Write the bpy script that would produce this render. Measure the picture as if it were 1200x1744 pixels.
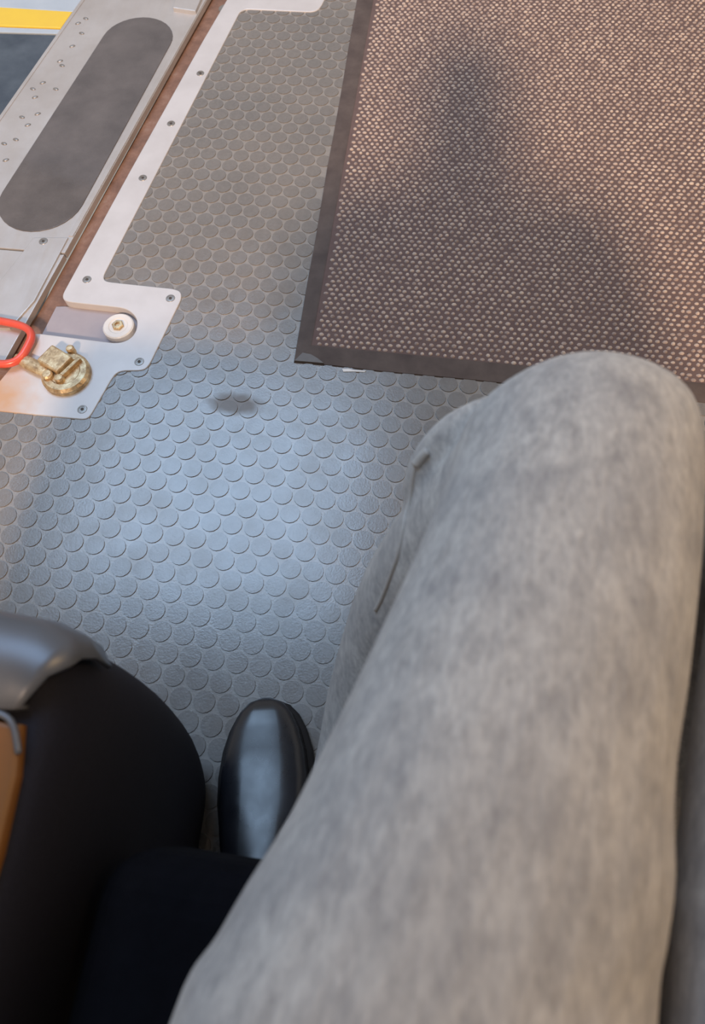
import bpy, bmesh, math, random
from mathutils import Vector, Matrix, noise
from mathutils.bvhtree import BVHTree

random.seed(7)
for o in list(bpy.data.objects):
    bpy.data.objects.remove(o, do_unlink=True)
S = bpy.context.scene
COL = S.collection

# ------------------------------------------------------------------ camera
CAM = Vector((0.23191, -0.25479, 0.85445))
RIGHT = Vector((0.98932, 0.1399, -0.04089))
DOWN = Vector((0.11147, -0.90697, -0.40618))
FWD = Vector((-0.09391, 0.39729, -0.91288))
cd = bpy.data.cameras.new('camera')
cam = bpy.data.objects.new('camera', cd)
COL.objects.link(cam)
m = Matrix((RIGHT, -DOWN, -FWD)).transposed().to_4x4()
m.translation = CAM
cam.matrix_world = m
cd.sensor_fit = 'VERTICAL'
cd.sensor_height = 36.0
cd.sensor_width = 36.0 * 1200 / 1744
cd.lens = 36.0 * 1173.93 / 1744
cd.clip_start = 0.01
cd.dof.use_dof = True
cd.dof.focus_distance = 1.0
cd.dof.aperture_fstop = 6.0
S.camera = cam

# ------------------------------------------------------------------ world, sun, daylight, exposure
w = bpy.data.worlds.new('world')
S.world = w
w.use_nodes = True
bg = w.node_tree.nodes['Background']
bg.inputs[0].default_value = (1.0, 0.94, 0.87, 1)
bg.inputs[1].default_value = 0.30

sd = bpy.data.lights.new('low_sun_offscreen', 'SUN')
sd.energy = 2.3
sd.angle = math.radians(4.5)
sd.color = (1.0, 0.70, 0.48)
sun = bpy.data.objects.new('low_sun_offscreen', sd)
COL.objects.link(sun)
sun.rotation_euler = Vector((-0.12, 1.44, -1.20)).to_track_quat('-Z', 'Y').to_euler()
sun.location = (0.5, -2, 3)

ad = bpy.data.lights.new('roof_hatch_daylight_offscreen', 'AREA')
ad.shape = 'RECTANGLE'
ad.size = 1.45
ad.size_y = 1.32
ad.energy = 27
ad.color = (0.46, 0.69, 1.0)
hatch = bpy.data.objects.new('roof_hatch_daylight_offscreen', ad)
COL.objects.link(hatch)
hatch.location = (-0.76, 1.10, 2.14)

ld = bpy.data.lights.new('saloon_lamp_offscreen', 'AREA')
ld.shape = 'RECTANGLE'
ld.size = 0.30
ld.size_y = 1.10
ld.energy = 13
ld.color = (1.0, 0.62, 0.26)
lamp = bpy.data.objects.new('saloon_lamp_offscreen', ld)
COL.objects.link(lamp)
lamp.location = (1.35, 0.1, 2.0)
lamp.rotation_euler = (Vector((0.3, 0.0, 0.4)) - lamp.location).to_track_quat('-Z', 'Y').to_euler()

S.view_settings.view_transform = 'Standard'
S.view_settings.look = 'None'
S.view_settings.gamma = 1.0
S.view_settings.use_curve_mapping = False
S.view_settings.exposure = 0.36

# ------------------------------------------------------------------ helpers
def srgb(r, g, b):
    f = lambda c: c / 12.92 if c <= 0.04045 else ((c + 0.055) / 1.055) ** 2.4
    return (f(r / 255), f(g / 255), f(b / 255), 1)


class NT:
    """small node-graph helper for one procedural material"""
    def __init__(self, name):
        self.m = bpy.data.materials.new(name)
        self.m.use_nodes = True
        self.t = self.m.node_tree
        self.b = self.t.nodes['Principled BSDF']
        self.co = self.t.nodes.new('ShaderNodeTexCoord').outputs['Object']

    def link(self, a, b):
        self.t.links.new(a, b)

    def n(self, kind, **kw):
        nd = self.t.nodes.new('ShaderNode' + kind)
        for k, v in kw.items():
            setattr(nd, k, v)
        return nd

    def map(self, scale=(1, 1, 1), rot=(0, 0, 0), loc=(0, 0, 0), src=None):
        nd = self.n('Mapping')
        nd.inputs['Scale'].default_value = scale
        nd.inputs['Rotation'].default_value = rot
        nd.inputs['Location'].default_value = loc
        self.link(src or self.co, nd.inputs['Vector'])
        return nd.outputs[0]

    def noise(self, scale, detail=3, rough=0.55, vec=None):
        nd = self.n('TexNoise')
        nd.inputs['Scale'].default_value = scale
        nd.inputs['Detail'].default_value = detail
        nd.inputs['Roughness'].default_value = rough
        self.link(vec or self.co, nd.inputs['Vector'])
        return nd.outputs['Fac']

    def ramp(self, fac, stops):
        nd = self.n('ValToRGB')
        e = nd.color_ramp.elements
        while len(e) < len(stops):
            e.new(0.5)
        for el, (p, c) in zip(e, stops):
            el.position = p
            el.color = c if len(c) == 4 else (*c, 1)
        self.link(fac, nd.inputs[0])
        return nd.outputs[0]

    def mix(self, fac, a, b, mode='MIX'):
        nd = self.n('Mix', data_type='RGBA', blend_type=mode)
        for i, v in ((0, fac), (6, a), (7, b)):
            if isinstance(v, (int, float)):
                nd.inputs[i].default_value = v
            elif isinstance(v, tuple):
                nd.inputs[i].default_value = v
            else:
                self.link(v, nd.inputs[i])
        return nd.outputs[2]

    def math(self, op, a, b=0.0):
        nd = self.n('Math', operation=op)
        for i, v in ((0, a), (1, b)):
            if isinstance(v, (int, float)):
                nd.inputs[i].default_value = v
            else:
                self.link(v, nd.inputs[i])
        return nd.outputs[0]

    def set(self, **kw):
        for k, v in kw.items():
            key = {'color': 'Base Color', 'rough': 'Roughness', 'metal': 'Metallic', 'spec': 'Specular IOR Level',
                   'coat': 'Coat Weight', 'coat_rough': 'Coat Roughness', 'sheen': 'Sheen Weight'}[k]
            if isinstance(v, (int, float, tuple)):
                self.b.inputs[key].default_value = v
            else:
                self.link(v, self.b.inputs[key])
        return self

    def bump(self, h, strength=0.3, dist=0.001):
        nd = self.n('Bump')
        nd.inputs['Strength'].default_value = strength
        nd.inputs['Distance'].default_value = dist
        self.link(h, nd.inputs['Height'])
        self.link(nd.outputs[0], self.b.inputs['Normal'])
        return self


def mesh_obj(name, verts, faces, mat, parent=None, smooth=False):
    me = bpy.data.meshes.new(name)
    me.from_pydata([tuple(v) for v in verts], [], faces)
    me.validate()
    if smooth:
        for p in me.polygons:
            p.use_smooth = True
    return link(name, me, mat, parent)


def link(name, me, mat, parent=None):
    if mat:
        me.materials.append(mat)
    o = bpy.data.objects.new(name, me)
    COL.objects.link(o)
    if parent:
        o.parent = parent
        o.matrix_parent_inverse = Matrix.Translation(-parent.location) if parent.type == 'EMPTY' else Matrix()
    return o


def bm_obj(name, bm, mat, parent=None, smooth=False):
    bmesh.ops.recalc_face_normals(bm, faces=bm.faces)
    me = bpy.data.meshes.new(name)
    bm.to_mesh(me)
    bm.free()
    if smooth:
        for p in me.polygons:
            p.use_smooth = True
    return link(name, me, mat, parent)


def thing(name, label, cat, loc=(0, 0, 0), group=None):
    o = bpy.data.objects.new(name, None)
    o.location = loc
    o.empty_display_size = 0.05
    COL.objects.link(o)
    return tag(o, label, cat, group)


def tag(o, label, cat, group=None):
    o['label'] = label
    o['category'] = cat
    if group:
        o['group'] = group
    return o


def prism_bm(pts, z0, z1, bevel=0.0):
    """extrude a flat outline from z0 to z1, with a bevelled top rim"""
    bm = bmesh.new()
    vs = [bm.verts.new((x, y, z0)) for x, y in pts]
    f = bm.faces.new(vs)
    r = bmesh.ops.extrude_face_region(bm, geom=[f])
    top = [g for g in r['geom'] if isinstance(g, bmesh.types.BMVert)]
    for v in top:
        v.co.z = z1
    bmesh.ops.recalc_face_normals(bm, faces=bm.faces)
    if bevel:
        ed = [e for e in bm.edges if all(abs(v.co.z - z1) < 1e-7 for v in e.verts)]
        bmesh.ops.bevel(bm, geom=ed, offset=bevel, segments=2, affect='EDGES', profile=0.5)
    bmesh.ops.triangulate(bm, faces=[f for f in bm.faces if len(f.verts) > 4])
    return bm


def prism(name, pts, z0, z1, mat, parent=None, bevel=0.0):
    return bm_obj(name, prism_bm(pts, z0, z1, bevel), mat, parent)


def circle(cx, cy, r, n=24, ry=None, a0=0.0):
    return [(cx + r * math.cos(a0 + 2 * math.pi * k / n), cy + (ry or r) * math.sin(a0 + 2 * math.pi * k / n)) for k in range(n)]


def box_bm(x0, x1, y0, y1, z0, z1, bevel=0.0, seg=2):
    bm = bmesh.new()
    bmesh.ops.create_cube(bm, size=1)
    for v in bm.verts:
        v.co = Vector((x0 + (v.co.x + .5) * (x1 - x0), y0 + (v.co.y + .5) * (y1 - y0), z0 + (v.co.z + .5) * (z1 - z0)))
    if bevel:
        bmesh.ops.bevel(bm, geom=list(bm.edges), offset=bevel, segments=seg, affect='EDGES', profile=0.5)
    return bm


def catmull(pts, n):
    """smooth curve through tuples of floats"""
    out = []
    P = [pts[0]] + list(pts) + [pts[-1]]
    for i in range(len(pts) - 1):
        a, b, c, d = P[i:i + 4]
        for k in range(n):
            t = k / n
            out.append(tuple(0.5 * (2 * b[j] + (c[j] - a[j]) * t + (2 * a[j] - 5 * b[j] + 4 * c[j] - d[j]) * t * t
                                    + (3 * b[j] - a[j] - 3 * c[j] + d[j]) * t ** 3) for j in range(len(b))))
    out.append(tuple(pts[-1]))
    return out


def tube_bm(bm, path, seg=16, up=Vector((0, 0, 1)), cap=True, closed=False):
    """path: (x, y, z, r_side, r_up); an elliptical tube that tapers"""
    rings = []
    n = len(path)
    for i, p in enumerate(path):
        c = Vector(p[:3])
        a = Vector(path[(i - 1) % n if closed else max(i - 1, 0)][:3])
        b = Vector(path[(i + 1) % n if closed else min(i + 1, n - 1)][:3])
        t = (b - a).normalized()
        s = t.cross(up)
        if s.length < 1e-4:
            s = t.cross(Vector((0, 1, 0)))
        s.normalize()
        u = s.cross(t)
        ru = p[4] if len(p) > 4 else p[3]
        rings.append([bm.verts.new(c + s * p[3] * math.cos(q) + u * ru * math.sin(q))
                      for q in (2 * math.pi * k / seg for k in range(seg))])
    for i in range(n if closed else n - 1):
        A, B = rings[i], rings[(i + 1) % n]
        for k in range(seg):
            bm.faces.new((A[k], A[(k + 1) % seg], B[(k + 1) % seg], B[k]))
    if cap and not closed:
        for ring, p, d in ((rings[0], path[0], -1), (rings[-1], path[-1], 1)):
            q = path[1] if d < 0 else path[-2]
            t = (Vector(p[:3]) - Vector(q[:3])).normalized()
            tip = bm.verts.new(Vector(p[:3]) + t * min(p[3], p[4] if len(p) > 4 else p[3]) * 0.6)
            for k in range(seg):
                bm.faces.new((ring[k], ring[(k + 1) % seg], tip))
    return bm


def remeshed(bm, voxel, smooth=4):
    """fuse overlapping closed shapes into one continuous surface"""
    bmesh.ops.recalc_face_normals(bm, faces=bm.faces)
    me = bpy.data.meshes.new('tmp')
    bm.to_mesh(me)
    bm.free()
    o = bpy.data.objects.new('tmp', me)
    COL.objects.link(o)
    md = o.modifiers.new('r', 'REMESH')
    md.mode = 'VOXEL'
    md.voxel_size = voxel
    md2 = o.modifiers.new('s', 'SMOOTH')
    md2.factor = 0.5
    md2.iterations = smooth
    dg = bpy.context.evaluated_depsgraph_get()
    out = bpy.data.meshes.new_from_object(o.evaluated_get(dg))
    bpy.data.objects.remove(o, do_unlink=True)
    bpy.data.meshes.remove(me)
    out.materials.clear()
    for p in out.polygons:
        p.use_smooth = True
    return out


# ------------------------------------------------------------------ materials
def mat_rubber(name, base, dust, amount):
    t = NT(name)
    geo = t.n('NewGeometry').outputs['Position']
    big = t.noise(5.0, 4, 0.6, geo)
    fine = t.noise(160, 3, 0.6, geo)
    c = t.mix(t.ramp(big, [(0.35, (0, 0, 0)), (0.7, (1, 1, 1))]), base, dust)
    c = t.mix(t.math('MULTIPLY', fine, amount), c, (0.55, 0.52, 0.50, 1))
    # a dried brown spill on the floor near the mat corner
    off = t.n('VectorMath', operation='SUBTRACT')
    t.link(geo, off.inputs[0])
    off.inputs[1].default_value = (-0.052, 0.268, 0)
    sc = t.n('VectorMath', operation='MULTIPLY')
    t.link(off.outputs[0], sc.inputs[0])
    sc.inputs[1].default_value = (1, 2.1, 0)
    ln = t.n('VectorMath', operation='LENGTH')
    t.link(sc.outputs[0], ln.inputs[0])
    edge = t.math('ADD', ln.outputs['Value'], t.math('MULTIPLY', t.noise(70, 3, 0.6, geo), 0.022))
    spill = t.ramp(edge, [(0.036, (0.50, 0.50, 0.50)), (0.058, (0, 0, 0))])
    c = t.mix(spill, c, srgb(88, 78, 72))
    rg = t.ramp(t.noise(18, 4, 0.6, geo), [(0.3, (0.20,) * 3), (0.75, (0.34,) * 3)])
    t.set(color=c, rough=t.mix(spill, rg, (0.9, 0.9, 0.9, 1)), spec=1.0, coat=t.math('MULTIPLY', t.math('SUBTRACT', 1.0, spill), 0.25), coat_rough=0.22)
    t.bump(t.noise(420, 2, 0.5, geo), 0.25, 0.0006)
    return t.m


M = {}
M['rubber'] = mat_rubber('grey_rubber_sheet', srgb(124, 121, 118), srgb(136, 131, 126), 0.22)
M['stud'] = mat_rubber('grey_rubber_stud', srgb(100, 98, 97), srgb(114, 109, 105), 0.16)

t = NT('brushed_aluminium')
nz = t.noise(7, 5, 0.65)
fine = t.noise(60, 4, 0.7, t.map((1, 0.12, 1), (0, 0, math.radians(7))))
c = t.mix(t.ramp(nz, [(0.35, (0, 0, 0)), (0.75, (1, 1, 1))]), srgb(206, 203, 202), srgb(184, 178, 174))
c = t.mix(t.math('MULTIPLY', fine, 0.25), c, srgb(150, 143, 138))
t.set(color=c, metal=0.45, rough=t.ramp(fine, [(0.3, (0.30,) * 3), (0.8, (0.5,) * 3)]))
t.bump(fine, 0.12, 0.0005)
M['alu'] = t.m

t = NT('painted_white_alloy')
nz = t.noise(9, 4, 0.6)
c = t.mix(t.ramp(nz, [(0.4, (0, 0, 0)), (0.8, (1, 1, 1))]), srgb(206, 204, 205), srgb(190, 187, 187))
# rust bleeding along the channel side of the plate
geo = t.n('NewGeometry').outputs['Position']
off = t.n('VectorMath', operation='DISTANCE')
t.link(geo, off.inputs[0])
off.inputs[1].default_value = (-0.425, 0.235, 0.003)
rr = t.math('ADD', off.outputs['Value'], t.math('MULTIPLY', t.noise(40, 4), 0.06))
c = t.mix(t.ramp(rr, [(0.05, (0.8,) * 3), (0.115, (0, 0, 0))]), c, srgb(205, 150, 96))
t.set(color=c, metal=0.15, rough=0.38)
t.bump(t.noise(180, 3), 0.08, 0.0004)
M['frame'] = t.m

t = NT('rusty_channel')
nz = t.noise(26, 5, 0.7)
c = t.ramp(nz, [(0.3, srgb(104, 78, 66)), (0.55, srgb(134, 102, 86)), (0.75, srgb(150, 128, 116))])
t.set(color=c, rough=0.7)
t.bump(nz, 0.4, 0.002)
M['rust'] = t.m

t = NT('recess_grey')
t.set(color=t.mix(t.noise(30, 4), srgb(150, 142, 148), srgb(172, 164, 168)), rough=0.5, metal=0.1)
M['recess'] = t.m

t = NT('grip_pad')
nz = t.noise(12, 5, 0.65)
c = t.ramp(nz, [(0.3, srgb(84, 80, 80)), (0.7, srgb(104, 99, 98))])
geo = t.n('NewGeometry').outputs['Position']
sep = t.n('SeparateXYZ')
t.link(geo, sep.inputs[0])
worn = t.math('ADD', t.math('ADD', sep.outputs['Y'], t.math('MULTIPLY', sep.outputs['X'], 0.35)), t.math('MULTIPLY', t.noise(45, 4, 0.7, geo), 0.09))
smooth_end = t.ramp(worn, [(0.555, (0.22,) * 3), (0.60, (0.42,) * 3)])   # grit worn smooth at the near end
t.set(color=c, rough=smooth_end, spec=0.5)
t.bump(t.noise(500, 2), 0.5, 0.0006)
M['pad'] = t.m

t = NT('brass_worn')
nz = t.noise(70, 5, 0.7)
c = t.ramp(nz, [(0.3, srgb(136, 108, 78)), (0.5, srgb(196, 170, 132)), (0.68, srgb(232, 216, 178))])
t.set(color=c, metal=0.55, rough=0.42)
t.bump(nz, 0.5, 0.002)
M['brass'] = t.m

t = NT('red_enamel')
t.set(color=t.mix(t.noise(50, 3), srgb(214, 74, 58), srgb(226, 102, 84)), rough=0.28)
M['red'] = t.m

t = NT('screw_steel')
t.set(color=t.mix(t.noise(300, 2), srgb(170, 166, 162), srgb(120, 114, 108)), metal=0.6, rough=0.4)
M['screw'] = t.m

t = NT('dark_recess')
t.set(color=t.mix(t.noise(200, 2), srgb(60, 54, 50), srgb(80, 72, 66)), rough=0.7)
M['dark'] = t.m

t = NT('nylon_white')
t.set(color=t.mix(t.noise(60, 3), srgb(232, 230, 228), srgb(214, 210, 206)), rough=0.35)
M['nylon'] = t.m

t = NT('blue_black_tread')
nz = t.noise(14, 4, 0.6)
t.set(color=t.ramp(nz, [(0.3, srgb(56, 66, 78)), (0.7, srgb(82, 92, 102))]), rough=0.5)
t.bump(t.noise(400, 2), 0.3, 0.0008)
M['tread'] = t.m

t = NT('yellow_marking')
t.set(color=t.mix(t.noise(25, 4), srgb(230, 196, 66), srgb(220, 184, 72)), rough=0.45)
M['yellow'] = t.m

t = NT('pale_step_edge')
t.set(color=t.mix(t.noise(20, 4), srgb(182, 192, 200), srgb(160, 172, 184)), rough=0.45)
M['pale'] = t.m

t = NT('mat_rubber_border')
nz = t.noise(22, 4, 0.6)
t.set(color=t.ramp(nz, [(0.3, srgb(78, 69, 67)), (0.7, srgb(98, 88, 84))]), rough=0.7, spec=0.2)
t.bump(t.noise(260, 2), 0.2, 0.0006)
M['border'] = t.m

t = NT('mat_corner_wear')
t.set(color=t.mix(t.noise(80, 3), srgb(112, 107, 105), srgb(92, 87, 85)), rough=0.5)
M['corner'] = t.m

t = NT('mat_backing')
t.set(color=t.mix(t.noise(90, 3), srgb(96, 81, 80), srgb(114, 98, 95)), rough=0.95, spec=0.1)
M['backing'] = t.m

t = NT('mat_tuft')
nz = t.noise(75, 2, 0.5)
big = t.noise(4, 3)
c = t.ramp(nz, [(0.3, srgb(146, 130, 124)), (0.5, srgb(180, 163, 154)), (0.72, srgb(206, 190, 176))])
c = t.mix(t.math('MULTIPLY', big, 0.35), c, srgb(150, 134, 126))
t.set(color=c, rough=0.95, spec=0.1, sheen=0.2)
M['tuft'] = t.m

t = NT('washed_grey_denim')
yarn = t.noise(330, 2, 0.6, t.map((1, 0.35, 1), (0, 0, math.radians(-8))))
slub = t.noise(95, 4, 0.7, t.map((1, 0.45, 1), (0, 0, math.radians(-8))))
mott = t.noise(26, 4, 0.6)
c = t.mix(t.ramp(yarn, [(0.32, (0, 0, 0)), (0.68, (1, 1, 1))]), srgb(180, 176, 173), srgb(205, 201, 196))
c = t.mix(t.ramp(slub, [(0.30, (0.6,) * 3), (0.55, (0, 0, 0))]), c, srgb(134, 131, 132))
c = t.mix(t.ramp(mott, [(0.35, (0.35,) * 3), (0.6, (0, 0, 0))]), c, srgb(140, 139, 143))
t.set(color=c, rough=0.92, spec=0.15, sheen=0.15)
t.bump(yarn, 0.35, 0.0012)
M['denim'] = t.m

t = NT('denim_seam')
t.set(color=t.mix(t.noise(120, 3), srgb(204, 199, 194), srgb(184, 180, 176)), rough=0.9, spec=0.1)
M['seam'] = t.m

t = NT('black_polished_leather')
nz = t.noise(30, 4, 0.6)
t.set(color=t.mix(nz, srgb(22, 24, 30), srgb(38, 40, 48)), rough=t.ramp(nz, [(0.3, (0.24,) * 3), (0.7, (0.36,) * 3)]), spec=0.75)
M['leather'] = t.m

t = NT('black_sole')
t.set(color=t.mix(t.noise(60, 3), srgb(18, 18, 22), srgb(30, 30, 34)), rough=0.7)
M['sole'] = t.m

t = NT('black_nylon_bag')
wv = t.noise(500, 2)
t.set(color=t.mix(wv, srgb(19, 20, 31), srgb(31, 33, 46)), rough=0.75, spec=0.25)
t.bump(wv, 0.3, 0.001)
M['bag'] = t.m

t = NT('tan_leather')
nz = t.noise(24, 4)
t.set(color=t.mix(nz, srgb(104, 66, 26), srgb(136, 90, 40)), rough=0.5)
M['tan'] = t.m

t = NT('satin_grey_metal')
t.set(color=t.mix(t.noise(14, 3), srgb(94, 98, 106), srgb(110, 114, 122)), metal=0.4, rough=0.42)
M['satin'] = t.m

t = NT('seat_moquette')
nz = t.noise(90, 3)
t.set(color=t.mix(nz, srgb(11, 11, 15), srgb(20, 20, 26)), rough=0.95, spec=0.1)
M['seat'] = t.m

t = NT('jacket_cloth')
nz = t.noise(200, 3)
t.set(color=t.mix(nz, srgb(26, 28, 36), srgb(40, 42, 50)), rough=0.9)
M['jacket'] = t.m

t = NT('skin')
t.set(color=t.mix(t.noise(30, 3), srgb(196, 150, 122), srgb(184, 136, 110)), rough=0.55)
M['skin'] = t.m

t = NT('hair')
t.set(color=t.mix(t.noise(160, 3, 0.6, t.map((1, 1, .1))), srgb(40, 30, 24), srgb(62, 48, 38)), rough=0.6)
M['hair'] = t.m

t = NT('ceiling_panel')
t.set(color=t.mix(t.noise(6, 3), srgb(206, 204, 200), srgb(196, 194, 190)), rough=0.6)
M['ceiling'] = t.m

t = NT('kerb_asphalt')
nz = t.noise(60, 5, 0.7)
t.set(color=t.ramp(nz, [(0.3, srgb(110, 114, 120)), (0.7, srgb(150, 154, 160))]), rough=0.9)
M['asphalt'] = t.m

# ------------------------------------------------------------------ setting: floor with round studs
FLOOR = [(-0.30, 2.2), (-0.265, 1.25), (-0.345, 0.50), (-0.335, 0.46), (-0.215, 0.455), (-0.222, 0.33), (-0.262, 0.318), (-0.285, 0.235),
         (-0.43, 0.230), (-0.62, 0.20), (-0.62, -1.1), (1.55, -1.1), (1.55, 2.2)]
floor = prism('floor', list(reversed(FLOOR)), -0.03, 0.0, M['rubber'])
floor['kind'] = 'structure'

# the aluminium frame outline is needed both to build it and to keep studs clear of it
FRAME = [(-0.2717, 1.2197), (-0.2913, 1.0859), (-0.3384, 0.7229), (-0.373, 0.4376), (-0.3677, 0.4273), (-0.3558, 0.4244), (-0.268, 0.4224),
         (-0.2529, 0.417), (-0.2401, 0.4055), (-0.2345, 0.3922), (-0.234, 0.3763), (-0.2392, 0.3644), (-0.2502, 0.3564), (-0.2628, 0.354),
         (-0.3931, 0.359), (-0.4031, 0.3074), (-0.4171, 0.2667), (-0.4355, 0.2152), (-0.398, 0.2143), (-0.2719, 0.2146), (-0.2634, 0.2166),
         (-0.2594, 0.2242), (-0.2467, 0.2891), (-0.2425, 0.3002), (-0.233, 0.3056), (-0.2078, 0.3084), (-0.1997, 0.3125), (-0.1953, 0.3239),
         (-0.1777, 0.4509), (-0.1818, 0.4636), (-0.1928, 0.4685), (-0.3048, 0.4715), (-0.3136, 0.4743), (-0.3174, 0.4838), (-0.2389, 1.1641),
         (-0.2369, 1.1833), (-0.2268, 1.1936), (-0.0914, 1.1935), (-0.0793, 1.2001), (-0.0738, 1.2177), (-0.056, 1.345), (-0.064, 1.357),
         (-0.218, 1.36), (-0.205, 1.50), (-0.23, 1.51)]


def inside(pt, poly):
    x, y = pt
    r = False
    for i in range(len(poly)):
        (x1, y1), (x2, y2) = poly[i - 1], poly[i]
        if (y1 > y) != (y2 > y) and x < (x2 - x1) * (y - y1) / (y2 - y1) + x1:
            r = not r
    return r


MAT_L0, MAT_L1 = (0.0215, 0.3501), (-0.0148, 1.50)     # outer left edge
MAT_X1, MAT_Y1 = 0.93, 1.50
SP = 0.030
SR, SH = 0.0137, 0.0013


def stud_geo(x, y, rot):
    n = 16
    v = []
    for r, z in ((SR, 0.0), (SR - 0.0002, SH)):
        v += [(x + r * math.cos(rot + 2 * math.pi * k / n), y + r * math.sin(rot + 2 * math.pi * k / n), z) for k in range(n)]
    f = [(k, (k + 1) % n, n + (k + 1) % n, n + k) for k in range(n)] + [tuple(range(n, 2 * n))]
    return v, f


cand = []
for j in range(-84, 44):
    for i in range(-90, 110):
        x = (i + 0.5 * j) * SP
        y = -j * SP * math.sqrt(3) / 2
        if not (-0.60 < x < 1.53 and -1.08 < y < 2.18):
            continue
        ring = [(0.0138 * math.cos(q * 0.785), 0.0138 * math.sin(q * 0.785)) for q in range(8)]
        if not inside((x, y), FLOOR) or all(inside((x + dx, y + dy), FRAME) for dx, dy in ring):
            continue
        ex = MAT_L0[0] + (y - MAT_L0[1]) * (MAT_L1[0] - MAT_L0[0]) / (MAT_L1[1] - MAT_L0[1])
        if 0.353 < y < MAT_Y1 and ex + 0.004 < x < MAT_X1 - 0.004:
            continue
        cand.append((x, y))
# open floor between the ramp frame, the mat, the bag and the leg, nearest ones first
OPEN = [(-0.37, 0.20), (-0.12, -0.02), (0.03, -0.21), (0.14, -0.13), (0.17, 0.02), (0.25, 0.18), (0.37, 0.34), (0.02, 0.345), (0.0, 1.2), (-0.23, 1.2), (-0.31, 0.48), (-0.17, 0.47), (-0.2, 0.3), (-0.25, 0.2)]
vis = [c for c in cand if inside(c, OPEN)]
vis.sort(key=lambda c: (Vector((c[0], c[1], 0)) - CAM).length)
picked = set(vis[:300])
sv, sf = stud_geo(0, 0, 0.1)
stud_me = bpy.data.meshes.new('stud')
stud_me.from_pydata(sv, [], sf)
stud_me.materials.append(M['stud'])
for x, y in vis[:300]:
    o = bpy.data.objects.new('stud', stud_me)
    o.location = (x, y, 0)
    o.parent = floor
    COL.objects.link(o)
V, F = [], []
for c in cand:
    if c in picked:
        continue
    v, f = stud_geo(c[0], c[1], 0.1)
    b = len(V)
    V += v
    F += [tuple(b + q for q in ff) for ff in f]
o = mesh_obj('stud_field', V, F, M['stud'], floor)
o['kind'] = 'stuff'

# roof with the open hatch frame the daylight falls through
bm = bmesh.new()
X0, X1, Y0, Y1 = -2.1, 1.6, -0.95, 2.3
hx0, hx1, hy0, hy1 = -1.50, -0.02, 0.42, 1.78
for a, b, c_, d in ((X0, hx0, Y0, Y1), (hx1, X1, Y0, Y1), (hx0, hx1, Y0, hy0), (hx0, hx1, hy1, Y1)):
    q = box_bm(a, b, c_, d, 2.16, 2.20)
    me = bpy.data.meshes.new('q')
    q.to_mesh(me)
    q.free()
    bm.from_mesh(me)
    bpy.data.meshes.remove(me)
ceil = bm_obj('ceiling', bm, M['ceiling'])
ceil['kind'] = 'structure'

g = prism('ground', [(-3.0, -1.5), (-0.62, -1.5), (-0.62, 3.0), (-3.0, 3.0)], -0.30, -0.24, M['asphalt'])
g['kind'] = 'structure'

# ------------------------------------------------------------------ threshold frame of the ramp
root = thing('threshold_frame', 'pale metal threshold frame with screwed tabs and slot, set into the studded floor', 'threshold', (-0.30, 0.7, 0))


def rounded(poly, cut=0.0045, times=2):
    for _ in range(times):
        out = []
        for i in range(len(poly)):
            p0, p, p1 = Vector(poly[i - 1]), Vector(poly[i]), Vector(poly[(i + 1) % len(poly)])
            for q in (p0, p1):
                d = (q - p).length
                out.append(tuple(p + (q - p) * min(0.25, cut / d)))
        poly = out
    return poly


prism('frame_plate', rounded(FRAME), -0.016, 0.003, M['frame'], root, 0.0012)
CH = [(-0.235, 1.51), (-0.2717, 1.2197), (-0.3384, 0.7229), (-0.366, 0.45), (-0.225, 0.435), (-0.225, 0.345), (-0.385, 0.345), (-0.398, 0.30), (-0.43, 0.213), (-0.47, 0.213),
      (-0.43, 0.35), (-0.412, 0.41), (-0.322, 1.19), (-0.284, 1.51)]
prism('channel', CH, -0.024, -0.014, M['rust'], root)
prism('slot_floor', [(-0.385, 0.424), (-0.37, 0.426), (-0.25, 0.425), (-0.23, 0.40), (-0.23, 0.37), (-0.25, 0.352), (-0.392, 0.352)], -0.0138, -0.0105, M['recess'], root, 0.0006)


def lathe_bm(cx, cy, prof, n=28, rot=0.0):
    """prof: (r, z) from the rim inwards"""
    bm = bmesh.new()
    rings = [[bm.verts.new((cx + r * math.cos(rot + 2 * math.pi * k / n), cy + r * math.sin(rot + 2 * math.pi * k / n), z)) for k in range(n)] for r, z in prof]
    for A, B in zip(rings, rings[1:]):
        for k in range(n):
            bm.faces.new((A[k], A[(k + 1) % n], B[(k + 1) % n], B[k]))
    bm.faces.new(rings[-1])
    return bm


disc = bm_obj('bush', lathe_bm(-0.2655, 0.388, [(0.0245, -0.0106), (0.0245, 0.0005), (0.0225, 0.0022), (0.0155, 0.0022), (0.0140, 0.0012)]), M['nylon'], root)
disc['label'] = 'round white bush at the slot end'
bm_obj('bolt_head', lathe_bm(-0.2655, 0.388, [(0.0095, 0.0012), (0.0095, 0.0042), (0.008, 0.0052), (0.0045, 0.0052), (0.0038, 0.003)], 6), M['brass'], root)


def screw(x, y, z, parent, r=0.0075):
    s = bm_obj('screw', lathe_bm(x, y, [(r, z), (r * .93, z + 0.0007), (r * .62, z + 0.0009), (r * .60, z + .0004)], 18), M['screw'], parent)
    bm_obj('screw_socket', lathe_bm(x, y, [(r * .36, z + .0004), (r * .34, z + 0.0010), (r * .2, z + .0008)], 6), M['dark'], s)
    return s


for x, y in ((-0.3421, 0.4726), (-0.1956, 0.449), (-0.213, 0.3241), (-0.2753, 0.2315), (-0.3112, 0.7065), (-0.2955, 0.8475), (-0.2735, 0.9900)):
    screw(x, y, 0.003, root)

# ------------------------------------------------------------------ folding ramp beyond the channel
ramp = thing('folding_ramp', 'worn aluminium folding ramp with long rounded charcoal grip pad along the doorway', 'ramp', (-0.5, 0.85, 0))


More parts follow.
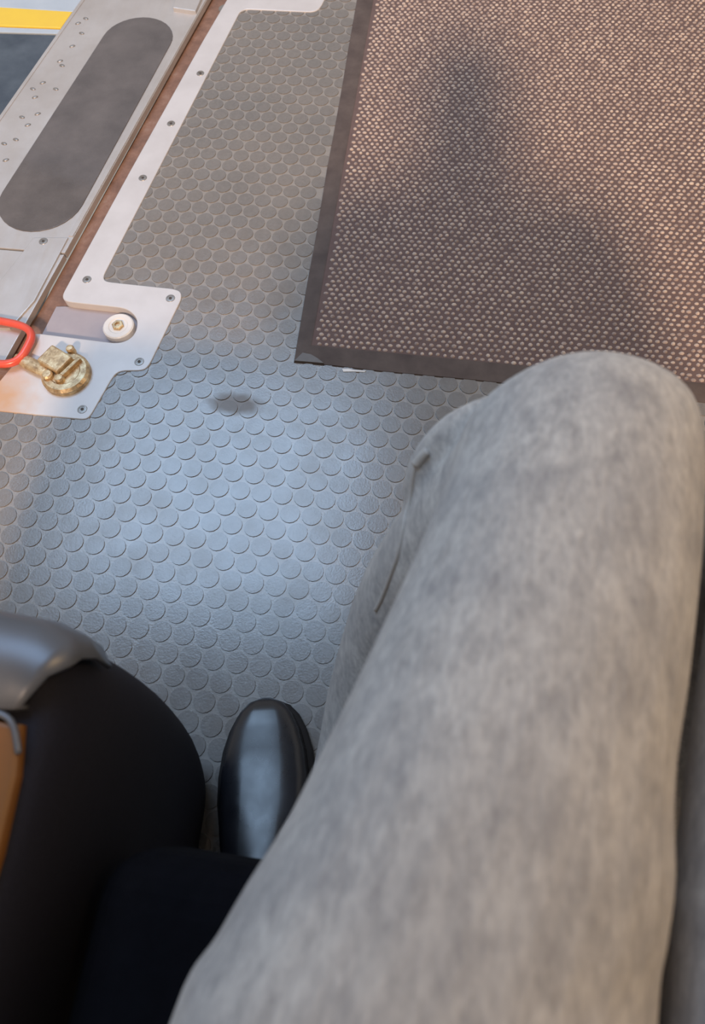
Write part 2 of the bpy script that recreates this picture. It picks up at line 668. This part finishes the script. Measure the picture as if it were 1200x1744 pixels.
def lerp(a, b, t):
    return (a[0] + (b[0] - a[0]) * t, a[1] + (b[1] - a[1]) * t)


FR0, FR1 = (-0.4102, 0.4121), (-0.3163, 1.1932)
FL0, FL1 = (-0.6263, 0.8409), (-0.578, 1.1988)
at_r = lambda y: FR0[0] + (y - FR0[1]) * (FR1[0] - FR0[0]) / (FR1[1] - FR0[1])
at_l = lambda y: FL0[0] + (y - FL0[1]) * (FL1[0] - FL0[0]) / (FL1[1] - FL0[1])
prism('ramp_plate', [(at_r(0.524), 0.524), (at_r(1.52), 1.52), (at_l(1.52), 1.52), (at_l(0.524), 0.524)], -0.0085, 0.003, M['alu'], ramp, 0.0012)
prism('ramp_foot', [(at_r(0.30), 0.30), (at_r(0.521), 0.521), (at_l(0.521), 0.521), (at_l(0.30), 0.30)], -0.0085, 0.0025, M['alu'], ramp, 0.0010)
# raised lip down both long sides
for nm, fx, o1, o2 in (('side_lip', at_r, -0.009, -0.001), ('side_lip', at_l, 0.001, 0.008)):
    prism(nm, [(fx(0.56) + o1, 0.56), (fx(0.56) + o2, 0.56), (fx(1.5) + o2, 1.5), (fx(1.5) + o1, 1.5)], 0.003, 0.0046, M['alu'], ramp, 0.0006)
# stadium-shaped grip pad
A0, A1 = Vector((-0.475, 0.640)), Vector((-0.424, 1.078))
ax = (A1 - A0).normalized()
sx = Vector((ax.y, -ax.x))
pw0, pw1 = 0.0765, 0.0715
pts = []
for k in range(17):
    a = math.pi * k / 16
    pts.append(tuple(A1 + sx * pw1 * math.cos(a) + ax * pw1 * math.sin(a)))
for k in range(17):
    a = math.pi * k / 16
    pts.append(tuple(A0 - sx * pw0 * math.cos(a) - ax * pw0 * math.sin(a)))
prism('grip_pad', pts, 0.003, 0.0046, M['pad'], ramp, 0.0006)
prism('hinge_cover', [(-0.4592, 0.5494), (-0.400, 0.5554), (-0.413, 0.4198), (-0.434, 0.3612), (-0.5065, 0.3532), (-0.492, 0.42), (-0.4675, 0.5134)], 0.0025, 0.0058, M['alu'], ramp, 0.0010)
screw(-0.4392, 0.5429, 0.0058, ramp)
prism('stop_block', [(-0.3762, 1.2308), (-0.3205, 1.2346), (-0.3230, 1.166), (-0.372, 1.174)], 0.003, 0.011, M['alu'], ramp, 0.0015)
rv = [(-0.5491, 1.1382), (-0.5604, 1.1221), (-0.5433, 1.0913), (-0.5605, 1.0035), (-0.5525, 0.9909), (-0.5743, 0.9381), (-0.588, 0.9192), (-0.5757, 0.8962), (-0.5427, 0.9224),
      (-0.555, 0.8513), (-0.5823, 0.84), (-0.5638, 0.8201), (-0.5733, 0.7803), (-0.5735, 0.7268), (-0.5917, 0.7678), (-0.5500, 1.0500), (-0.5500, 1.2200)]
for i, (x, y) in enumerate(rv):
    bm = bmesh.new()
    bmesh.ops.create_uvsphere(bm, u_segments=10, v_segments=6, radius=1)
    for v in bm.verts:
        p = Vector((v.co.x * 0.0062, v.co.y * 0.0036, v.co.z * 0.0022))
        p.rotate(Matrix.Rotation(0.5 if i % 2 else -0.3, 3, 'Z'))
        v.co = p + Vector((x, y, 0.003))
    bm_obj('tread_bump', bm, M['screw'], ramp, True)

# ------------------------------------------------------------------ outer step past the ramp
step = thing('entrance_step', 'dark blue step tread with bright yellow edge strip and pale nosing outside the ramp', 'step', (-0.75, 1.0, -0.01))
sl = lambda y: at_l(y) - 0.0015
prism('tread_panel', [(-1.05, 0.45), (sl(0.45), 0.45), (sl(1.088), 1.088), (-1.05, 1.075)], -0.20, 0.0, M['tread'], step, 0.002)
prism('tread_lip', [(-1.05, 1.077), (sl(1.09), 1.09), (sl(1.104), 1.104), (-1.05, 1.098)], -0.20, 0.001, M['pale'], step, 0.001)
prism('yellow_strip', [(-1.05, 1.100), (sl(1.106), 1.106), (sl(1.160), 1.160), (-1.05, 1.172)], -0.20, 0.003, M['yellow'], step, 0.002)
prism('nosing', [(-1.05, 1.174), (sl(1.162), 1.162), (sl(1.50), 1.50), (-1.05, 1.50)], -0.20, 0.001, M['pale'], step, 0.002)

# ------------------------------------------------------------------ latch and red pull loop on the frame
lat = thing('ramp_latch', 'corroded brass ramp latch bolted to the pale threshold frame beside the red loop', 'latch', (-0.318, 0.287, 0.003))
bm_obj('latch_boss', lathe_bm(-0.316, 0.287, [(0.037, 0.003), (0.037, 0.010), (0.033, 0.014), (0.024, 0.0145), (0.022, 0.013)], 26), M['brass'], lat)
bm = box_bm(-0.020, 0.022, -0.017, 0.017, 0.012, 0.024, 0.003)
bmesh.ops.rotate(bm, verts=bm.verts, cent=(0, 0, 0), matrix=Matrix.Rotation(-0.45, 3, 'Z'))
bmesh.ops.translate(bm, verts=bm.verts, vec=(-0.334, 0.303, 0))
bm_obj('latch_block', bm, M['brass'], lat)
bm = box_bm(-0.003, 0.003, -0.019, 0.019, 0.013, 0.021, 0.001)
bmesh.ops.rotate(bm, verts=bm.verts, cent=(0, 0, 0), matrix=Matrix.Rotation(-0.5, 3, 'Z'))
bmesh.ops.translate(bm, verts=bm.verts, vec=(-0.306, 0.293, 0))
bm_obj('latch_key', bm, M['brass'], lat)
for x, y, r in ((-0.338, 0.276, 0.0085), (-0.318, 0.272, 0.0075), (-0.318, 0.326, 0.0065)):
    bm_obj('latch_bolt', lathe_bm(x, y, [(r, 0.008), (r, 0.018), (r * .75, 0.0205), (r * .3, 0.021)], 12), M['brass'], lat)
bm = bmesh.new()
tube_bm(bm, catmull([(-0.345, 0.286, 0.010, 0.010, 0.005), (-0.365, 0.293, 0.010, 0.011, 0.005), (-0.388, 0.302, 0.010, 0.010, 0.005), (-0.402, 0.306, 0.011, 0.006, 0.004)], 4), 10)
bm_obj('latch_tongue', bm, M['brass'], lat, True)

loop = []
hc = Vector((-0.446, 0.329))
for k in range(40):
    a = 2 * math.pi * k / 40
    ex = 0.62
    cx = math.copysign(abs(math.cos(a)) ** ex, math.cos(a)) * 0.0585
    cy = math.copysign(abs(math.sin(a)) ** ex, math.sin(a)) * 0.0385
    p = Vector((cx, cy))
    p.rotate(Matrix.Rotation(-0.10, 2))
    loop.append((hc.x + p.x, hc.y + p.y, 0.0135, 0.0062, 0.0062))
bm = tube_bm(bmesh.new(), loop, 12, closed=True)
rl = bm_obj('pull_loop', bm, M['red'], None, True)
tag(rl, 'glossy red oval pull loop lying on the threshold frame by the brass latch', 'handle')

# ------------------------------------------------------------------ entrance mat
mat = thing('entrance_mat', 'brown ribbed entrance mat with dark rubber border on the studded floor', 'mat', (0.45, 0.8, 0))
OUTER = [(0.0215, 0.3501), (MAT_X1, 0.3425), (MAT_X1, MAT_Y1), (-0.0148, MAT_Y1)]
INNER = [(0.0435, 0.3825), (MAT_X1 - 0.034, 0.3755), (MAT_X1 - 0.034, MAT_Y1 - 0.034), (0.0239, MAT_Y1 - 0.034)]
for k in range(4):
    a, b = OUTER[k], OUTER[(k + 1) % 4]
    c_, d = INNER[(k + 1) % 4], INNER[k]
    n = 14
    bm = bmesh.new()
    rows = []
    for s in range(n + 1):
        po, pi_ = Vector(lerp(a, b, s / n)), Vector(lerp(d, c_, s / n))
        wv = (noise.noise(Vector((s * 1.7, k * 9.1, 0))) * 0.0018) if 0 < s < n else 0
        nrm = (po - pi_).normalized()
        po = po + nrm * wv
        prof = [(0, 0.0), (0.02, 0.0022), (0.45, 0.0036), (0.9, 0.0042), (1.0, 0.0040), (1.0, 0.0)]
        rows.append([bm.verts.new((*(po.lerp(pi_, u)), z)) for u, z in prof])
    for A, B in zip(rows, rows[1:]):
        for q in range(len(A)):
            q2 = (q + 1) % len(A)
            bm.faces.new((A[q], A[q2], B[q2], B[q]))
    bm.faces.new(rows[0])
    bm.faces.new(list(reversed(rows[-1])))
    bm_obj('border_strip', bm, M['border'], mat)
prism('corner_patch', [(0.0225, 0.3512), (0.0325, 0.3675), (0.046, 0.3655), (0.058, 0.3590), (0.068, 0.3515)], 0.0030, 0.0046, M['corner'], mat, 0.0005)
prism('mat_backing', INNER, 0.0, 0.0036, M['backing'], mat)
# looped tufts in staggered rows
V, F = [], []
px, py = 0.0112, 0.0088
ny = int((INNER[2][1] - INNER[0][1]) / py)
for r_ in range(ny):
    y = 0.3868 + r_ * py
    x0 = 0.0435 + (y - 0.3825) * (0.0275 - 0.0435) / (1.266 - 0.3825) + 0.006
    x = x0 - (x0 % px) + (0.5 * px if r_ % 2 else 0)
    while x < x0:
        x += px
    while x < MAT_X1 - 0.040:
        jx, jy = random.uniform(-.0013, .0013), random.uniform(-.0011, .0011)
        cx, cy = x + jx, y + jy - (x - 0.04) * 0.0079
        h = random.uniform(0.0016, 0.0030)
        a = random.uniform(0, 3.14)
        ra, rb = random.uniform(0.0031, 0.0045), random.uniform(0.0026, 0.0035)
        b = len(V)
        for rr_, zz in ((1.0, 0.0), (0.78, 0.72)):
            for k in range(6):
                q = a + k * math.pi / 3
                V.append((cx + ra * rr_ * math.cos(q), cy + rb * rr_ * math.sin(q), 0.0034 + h * zz))
        V.append((cx, cy, 0.0034 + h))
        for k in range(6):
            k2 = (k + 1) % 6
            F.append((b + k, b + k2, b + 6 + k2, b + 6 + k))
            F.append((b + 6 + k, b + 6 + k2, b + 12))
        x += px
tf = mesh_obj('tuft_rows', V, F, M['tuft'], mat, True)
tf['kind'] = 'stuff'

# torn scrap of white tape at the mat edge
tp = prism('tape_scrap', [(0.0960, 0.3462), (0.1060, 0.3475), (0.1150, 0.3458), (0.1320, 0.3468), (0.1300, 0.3442), (0.1140, 0.3432), (0.0985, 0.3412)], 0.0015, 0.0022, M['nylon'])
tag(tp, 'tiny torn white tape scrap against the mat border', 'tape')

# ------------------------------------------------------------------ seated person
person = thing('person', 'seated person in washed grey jeans and a polished black shoe', 'person', (0.30, -0.50, 0))

bm = bmesh.new()
# left leg: thigh then trouser leg hanging back from the knee
# (left edge, right edge, centre height, half height) of each section across the thigh
TH = [((0.130, -0.640), (0.340, -0.590), 0.488, 0.094), ((0.138, -0.500), (0.347, -0.455), 0.490, 0.091), ((0.150, -0.348), (0.355, -0.316), 0.490, 0.086), ((0.162, -0.315), (0.360, -0.285), 0.490, 0.085),
      ((0.172, -0.290), (0.364, -0.261), 0.490, 0.084), ((0.184, -0.264), (0.364, -0.237), 0.490, 0.083), ((0.194, -0.236), (0.367, -0.210), 0.489, 0.082), ((0.204, -0.206), (0.374, -0.181), 0.487, 0.080),
      ((0.215, -0.172), (0.380, -0.149), 0.485, 0.079), ((0.226, -0.136), (0.386, -0.114), 0.482, 0.077), ((0.237, -0.095), (0.392, -0.075), 0.479, 0.075), ((0.248, -0.052), (0.397, -0.033), 0.474, 0.072),
      ((0.256, -0.016), (0.395, 0.000), 0.468, 0.066), ((0.274, 0.006), (0.375, 0.018), 0.462, 0.054), ((0.294, 0.019), (0.356, 0.026), 0.458, 0.034), ((0.318, 0.025), (0.332, 0.027), 0.456, 0.008)]
flat = catmull([(*l, *r, z, h) for l, r, z, h in TH], 4)
rings = []
for lx, ly, rx, ry, z, h in flat:
    c, hv = Vector(((lx + rx) / 2, (ly + ry) / 2, z)), Vector(((rx - lx) / 2, (ry - ly) / 2, 0))
    rings.append([bm.verts.new(c + hv * math.cos(q) + Vector((0, 0, h * math.sin(q)))) for q in (2 * math.pi * k / 28 for k in range(28))])
for A, B in zip(rings, rings[1:]):
    for k in range(28):
        bm.faces.new((A[k], A[(k + 1) % 28], B[(k + 1) % 28], B[k]))
bm.faces.new(rings[0])
bm.faces.new(rings[-1])
LC = [(0.322, -0.040, 0.465, 0.070, 0.056), (0.312, -0.050, 0.42, 0.074, 0.066), (0.286, -0.062, 0.36, 0.074, 0.066), (0.255, -0.090, 0.285, 0.068, 0.064), (0.228, -0.148, 0.20, 0.061, 0.062),
      (0.210, -0.240, 0.135, 0.054, 0.058), (0.180, -0.305, 0.105, 0.052, 0.054)]
tube_bm(bm, catmull(LC, 5), 24, up=Vector((0, 1, 0)))
# right leg beside it
TR = [(0.462, -0.60, 0.485, 0.108, 0.092), (0.465, -0.44, 0.486, 0.106, 0.088), (0.468, -0.33, 0.484, 0.104, 0.084), (0.478, -0.22, 0.478, 0.096, 0.080), (0.490, -0.12, 0.470, 0.088, 0.076),
      (0.492, -0.06, 0.464, 0.082, 0.072), (0.493, -0.01, 0.456, 0.068, 0.062), (0.494, 0.012, 0.448, 0.044, 0.046)]
tube_bm(bm, catmull(TR, 5), 28)
RC = [(0.492, -0.040, 0.455, 0.070, 0.056), (0.492, -0.050, 0.41, 0.074, 0.066), (0.493, -0.075, 0.34, 0.070, 0.066), (0.495, -0.12, 0.25, 0.065, 0.064), (0.497, -0.18, 0.15, 0.062, 0.060),
      (0.498, -0.22, 0.085, 0.060, 0.058)]
tube_bm(bm, catmull(RC, 5), 24, up=Vector((0, 1, 0)))
# hips
tube_bm(bm, catmull([(0.17, -0.60, 0.50, 0.09, 0.10), (0.25, -0.62, 0.51, 0.12, 0.115), (0.45, -0.62, 0.51, 0.12, 0.115), (0.53, -0.60, 0.50, 0.09, 0.10)], 5), 20)
tube_bm(bm, [(0.35, -0.62, 0.52, 0.17, 0.12), (0.35, -0.63, 0.62, 0.165, 0.115), (0.35, -0.635, 0.70, 0.16, 0.11)], 24, up=Vector((0, 1, 0)))
# bunched cloth where the trouser leg folds under the knee
for P in ([(0.275, 0.010, 0.452, 0.010), (0.252, -0.004, 0.436, 0.015), (0.238, -0.018, 0.416, 0.016), (0.232, -0.036, 0.395, 0.014), (0.238, -0.066, 0.372, 0.009)],
          [(0.255, -0.010, 0.385, 0.008), (0.236, -0.030, 0.352, 0.011), (0.226, -0.055, 0.322, 0.010), (0.222, -0.090, 0.295, 0.006)]):
    tube_bm(bm, catmull(P, 6), 10)
jm = remeshed(bm, 0.0042, 4)
moved = []
for v in jm.vertices:            # soft drape wrinkles in the cloth
    p = v.co.copy()
    q = Vector((p.x * 9, p.y * 4, p.z * 9))
    moved += list(p + v.normal.copy() * (noise.noise(q) * 0.0022 + noise.noise(Vector((p.x * 26, p.y * 14, p.z * 26))) * 0.0010))
jm.vertices.foreach_set('co', moved)
jm.update()
jeans = link('jeans', jm, M['denim'], person)
bvh = BVHTree.FromPolygons([v.co.copy() for v in jm.vertices], [tuple(p.vertices) for p in jm.polygons])


def on_cloth(pts, lift):
    out = []
    for p in pts:
        loc, nrm, _, _ = bvh.find_nearest(Vector(p))
        out.append(loc + nrm * lift)
    return out


# raised outer seam with its bartack
SEAMS = [[(0.2268, -0.0259, 0.4233), (0.2260, -0.0314, 0.4175), (0.2257, -0.0407, 0.4077), (0.2246, -0.0521, 0.4018), (0.2235, -0.0651, 0.3997), (0.2220, -0.0797, 0.3902), (0.2190, -0.0887, 0.3767), (0.2140, -0.1003, 0.3543), (0.2082, -0.1092, 0.3343)]]
for sm in SEAMS:
    c3 = on_cloth(catmull(sm, 6), 0.0006)
    bm = tube_bm(bmesh.new(), [(p.x, p.y, p.z, 0.0017, 0.0010) for p in c3], 8)
    bm_obj('outer_seam', bm, M['seam'], jeans, True)
c3 = on_cloth(catmull([(0.2339, -0.0195, 0.4336), (0.2303, -0.0220, 0.4290), (0.2268, -0.0259, 0.4233)], 5), 0.0010)
bm = tube_bm(bmesh.new(), [(p.x, p.y, p.z, 0.0034, 0.0020) for p in c3], 8)
bm_obj('seam_tuck', bm, M['seam'], jeans, True)


def make_shoe(toe, heel, parent):
    toe, heel = Vector((*toe, 0)), Vector((*heel, 0))
    d = heel - toe
    L = d.length
    d.normalize()
    s = Vector((-d.y, d.x, 0))
    us = [0.0, 0.02, 0.06, 0.12, 0.2, 0.3, 0.4, 0.5, 0.6, 0.7, 0.8, 0.9, 0.97, 1.0]
    hw = [0.008, 0.022, 0.033, 0.042, 0.049, 0.053, 0.053, 0.049, 0.043, 0.039, 0.038, 0.035, 0.026, 0.012]
    hh = [0.034, 0.042, 0.0465, 0.049, 0.0505, 0.0545, 0.0625, 0.073, 0.086, 0.098, 0.104, 0.104, 0.100, 0.095]
    n = 14

    def loft(name, wf, zf, mat_, parent=parent):
        bm = bmesh.new()
        rings = []
        for u, w_, h_ in zip(us, hw, hh):
            c = toe + d * (u * L)
            rings.append([bm.verts.new(c + s * (wf(w_) * math.copysign(abs(math.cos(q)) ** 0.6, math.cos(q)))
                                       + Vector((0, 0, zf(math.sin(q), h_)))) for q in (2 * math.pi * k / n for k in range(n))])
        for A, B in zip(rings, rings[1:]):
            for k in range(n):
                bm.faces.new((A[k], A[(k + 1) % n], B[(k + 1) % n], B[k]))
        bm.faces.new(rings[0])
        bm.faces.new(rings[-1])
        return bm_obj(name, bm, mat_, parent, True)
    up = loft('shoe', lambda w_: w_ * 0.93, lambda q, h_: 0.018 + (h_ - 0.018) * max(q, 0) ** 0.38 if q > 0 else 0.016, M['leather'])
    loft('sole', lambda w_: w_ + 0.004, lambda q, h_: 0.010 + 0.0105 * q, M['sole'], up)
    return up


for toe, heel in (((0.080, -0.1455), (0.128, -0.425)), ((0.500, -0.105), (0.498, -0.385))):
    make_shoe(toe, heel, person)

# upper body, out of the picture but casting its shadow on the mat
bm = bmesh.new()
tube_bm(bm, catmull([(0.35, -0.63, 0.60, 0.15, 0.10), (0.352, -0.625, 0.78, 0.148, 0.11), (0.348, -0.60, 0.95, 0.150, 0.10), (0.356, -0.57, 1.04, 0.14, 0.075), (0.36, -0.55, 1.09, 0.07, 0.06)], 5), 24, up=Vector((0, 1, 0)))
tube_bm(bm, catmull([(0.36, -0.555, 1.06, 0.055, 0.055), (0.36, -0.53, 1.14, 0.050, 0.052), (0.36, -0.52, 1.17, 0.05, 0.055)], 4), 18, up=Vector((0, 1, 0)))
tube_bm(bm, catmull([(0.36, -0.49, 1.135, 0.040, 0.045), (0.36, -0.49, 1.18, 0.062, 0.080), (0.36, -0.495, 1.24, 0.074, 0.094), (0.36, -0.505, 1.30, 0.070, 0.088), (0.36, -0.51, 1.335, 0.045, 0.058)], 5), 20, up=Vector((0, 1, 0)))
tube_bm(bm, [(0.36, -0.415, 1.232, 0.007, 0.007), (0.36, -0.400, 1.205, 0.012, 0.010), (0.36, -0.408, 1.195, 0.010, 0.008)], 10, up=Vector((0, 1, 0)))
tube_bm(bm, [(0.34, -0.418, 1.168, 0.006, 0.006), (0.36, -0.411, 1.166, 0.008, 0.007), (0.38, -0.418, 1.168, 0.006, 0.006)], 8)
for sg in (-1, 1):
    tube_bm(bm, [(0.36 + sg * 0.074, -0.50, 1.255, 0.006, 0.014), (0.36 + sg * 0.080, -0.505, 1.225, 0.008, 0.018), (0.36 + sg * 0.074, -0.50, 1.200, 0.006, 0.010)], 8, up=Vector((0, 1, 0)))
    hx = 0.36 + sg * 0.30
    tube_bm(bm, catmull([(0.36 + sg * 0.13, -0.58, 1.03, 0.060, 0.060), (0.36 + sg * 0.195, -0.58, 0.99, 0.056, 0.056), (0.36 + sg * 0.25, -0.60, 0.82, 0.044, 0.046), (0.36 + sg * 0.265, -0.605, 0.74, 0.040, 0.042),
                         (0.36 + sg * 0.272, -0.57, 0.63, 0.034, 0.036), (hx - sg * .02, -0.53, 0.53, 0.026, 0.028)], 5), 16, up=Vector((0, 1, 0)))
    tube_bm(bm, [(hx - sg * .02, -0.53, 0.535, 0.026, 0.026), (hx - sg * .02, -0.51, 0.49, 0.022, 0.040), (hx - sg * .02, -0.50, 0.455, 0.018, 0.040)], 12, up=Vector((0, 1, 0)))
    for k, (dy, ln) in enumerate(((-0.032, 0.060), (-0.011, 0.072), (0.011, 0.076), (0.032, 0.068))):
        y = -0.50 + dy
        tube_bm(bm, [(hx - sg * .02, y, 0.455, 0.0088, 0.0088), (hx - sg * .018, y + .004, 0.455 - ln * .5, 0.0085, 0.0085), (hx - sg * .026, y + .006, 0.455 - ln, 0.0075, 0.0075)], 8, up=Vector((0, 1, 0)))
    tube_bm(bm, [(hx - sg * .02, -0.475, 0.50, 0.012, 0.012), (hx - sg * .03, -0.445, 0.475, 0.010, 0.010), (hx - sg * .036, -0.435, 0.445, 0.008, 0.008)], 8, up=Vector((0, 1, 0)))
link('body', remeshed(bm, 0.006, 2), M['skin'], person)
bm = bmesh.new()
tube_bm(bm, catmull([(0.35, -0.625, 0.56, 0.185, 0.135), (0.352, -0.625, 0.70, 0.185, 0.135), (0.352, -0.62, 0.80, 0.17, 0.135), (0.345, -0.60, 0.95, 0.175, 0.130), (0.358, -0.575, 1.045, 0.165, 0.10), (0.36, -0.56, 1.085, 0.08, 0.075)], 5), 24, up=Vector((0, 1, 0)))
for sg in (-1, 1):
    tube_bm(bm, catmull([(0.36 + sg * 0.13, -0.58, 1.025, 0.072, 0.072), (0.36 + sg * 0.20, -0.58, 0.99, 0.070, 0.070), (0.36 + sg * 0.25, -0.60, 0.82, 0.058, 0.060), (0.36 + sg * 0.265, -0.605, 0.74, 0.053, 0.055),
                         (0.36 + sg * 0.272, -0.57, 0.63, 0.046, 0.048), (0.36 + sg * 0.278, -0.545, 0.565, 0.040, 0.042)], 5), 16, up=Vector((0, 1, 0)))
link('jacket', remeshed(bm, 0.007, 3), M['jacket'], person)
bm = bmesh.new()
tube_bm(bm, catmull([(0.36, -0.585, 1.02, 0.100, 0.045), (0.36, -0.580, 1.10, 0.100, 0.055), (0.36, -0.560, 1.17, 0.094, 0.060), (0.36, -0.545, 1.24, 0.090, 0.068), (0.36, -0.525, 1.31, 0.080, 0.085), (0.36, -0.52, 1.35, 0.055, 0.065)], 5), 20, up=Vector((0, 1, 0)))
link('hair', remeshed(bm, 0.006, 2), M['hair'], person)

# ------------------------------------------------------------------ seat carrying the person
seat = thing('passenger_seat', 'black passenger seat under the seated person', 'seat', (0.38, -0.60, 0))
bm_obj('seat_cushion', box_bm(0.062, 0.66, -0.74, -0.292, 0.29, 0.396, 0.032, 5), M['seat'], seat)
bm_obj('seat_back', box_bm(0.062, 0.66, -0.86, -0.77, 0.34, 1.00, 0.035, 4), M['seat'], seat)
bm_obj('seat_pedestal', box_bm(0.26, 0.52, -0.78, -0.46, 0.0, 0.30, 0.01, 2), M['dark'], seat)

# ------------------------------------------------------------------ black bag standing beside the shoe
bag = thing('travel_bag', 'tall black bag with tan top and satin grey corner, standing beside the black shoe', 'bag', (-0.12, -0.36, 0))
N = 88


def bag_ring(cx, cy, hx_, hy_, z, e):
    out = []
    for k in range(N):
        a = 2 * math.pi * k / N
        out.append(Vector((cx + hx_ * math.copysign(abs(math.cos(a)) ** e, math.cos(a)), cy + hy_ * math.copysign(abs(math.sin(a)) ** e, math.sin(a)), z)))
    return out


# right wall near x=0.04, far wall near y=-0.18 at the top, drawn in towards the foot
LV = [(0.000, 0.026, -0.226), (0.02, 0.034, -0.216), (0.12, 0.044, -0.190), (0.25, 0.051, -0.174), (0.36, 0.052, -0.170), (0.42, 0.048, -0.172), (0.445, 0.040, -0.180), (0.452, 0.032, -0.190)]
rings = []
for z, xr, yf in catmull(LV, 3):
    xl, yb = -0.27, -0.56
    rings.append(bag_ring((xr + xl) / 2, (yf + yb) / 2, (xr - xl) / 2, (yf - yb) / 2, z, 0.30))
bm = bmesh.new()
R_ = [[bm.verts.new(p) for p in r] for r in rings]
for A, B in zip(R_, R_[1:]):
    for k in range(N):
        bm.faces.new((A[k], A[(k + 1) % N], B[(k + 1) % N], B[k]))
bm.faces.new(R_[0])
bm.faces.new(R_[-1])
bm_obj('bag_body', bm, M['bag'], bag, True)
prism('bag_top', [(0.024, -0.235), (0.031, -0.262), (0.034, -0.30), (0.035, -0.36), (0.030, -0.52), (-0.24, -0.54), (-0.25, -0.232)], 0.448, 0.459, M['tan'], bag, 0.003)
# satin corner cap wrapping the far top corner
bm = bmesh.new()
cols = [(-0.26, -0.168), (-0.10, -0.167), (-0.02, -0.1685), (0.014, -0.1705), (0.034, -0.1770), (0.044, -0.1890)]
back_ = [(-0.26, -0.228), (-0.10, -0.228), (-0.02, -0.228), (0.006, -0.229), (0.016, -0.228), (0.022, -0.226)]
rows = []
for (x, y), (bx, by) in zip(cols, back_):
    rows.append([bm.verts.new(p) for p in ((x, y, 0.405), (x, y + 0.001, 0.430), (x * .985, y - 0.003, 0.448), (x * .97, y - 0.010, 0.459), ((x + bx) / 2, (y + by) / 2, 0.464), (bx, by, 0.461), (bx, by, 0.447))])
for A, B in zip(rows, rows[1:]):
    for q in range(len(A) - 1):
        bm.faces.new((A[q], A[q + 1], B[q + 1], B[q]))
cap = bm_obj('corner_cap', bm, M['satin'], bag, True)
sol = cap.modifiers.new('thickness', 'SOLIDIFY')
sol.thickness = 0.003
cap['label'] = 'satin grey metal corner cap'
bm = tube_bm(bmesh.new(), catmull([(-0.24, -0.2305, 0.460, .002), (-0.04, -0.2305, 0.460, .002), (0.0, -0.2305, 0.460, .002), (0.018, -0.234, 0.460, .002), (0.028, -0.250, 0.459, .002)], 5), 8)
bm_obj('piping', bm, M['satin'], bag, True)
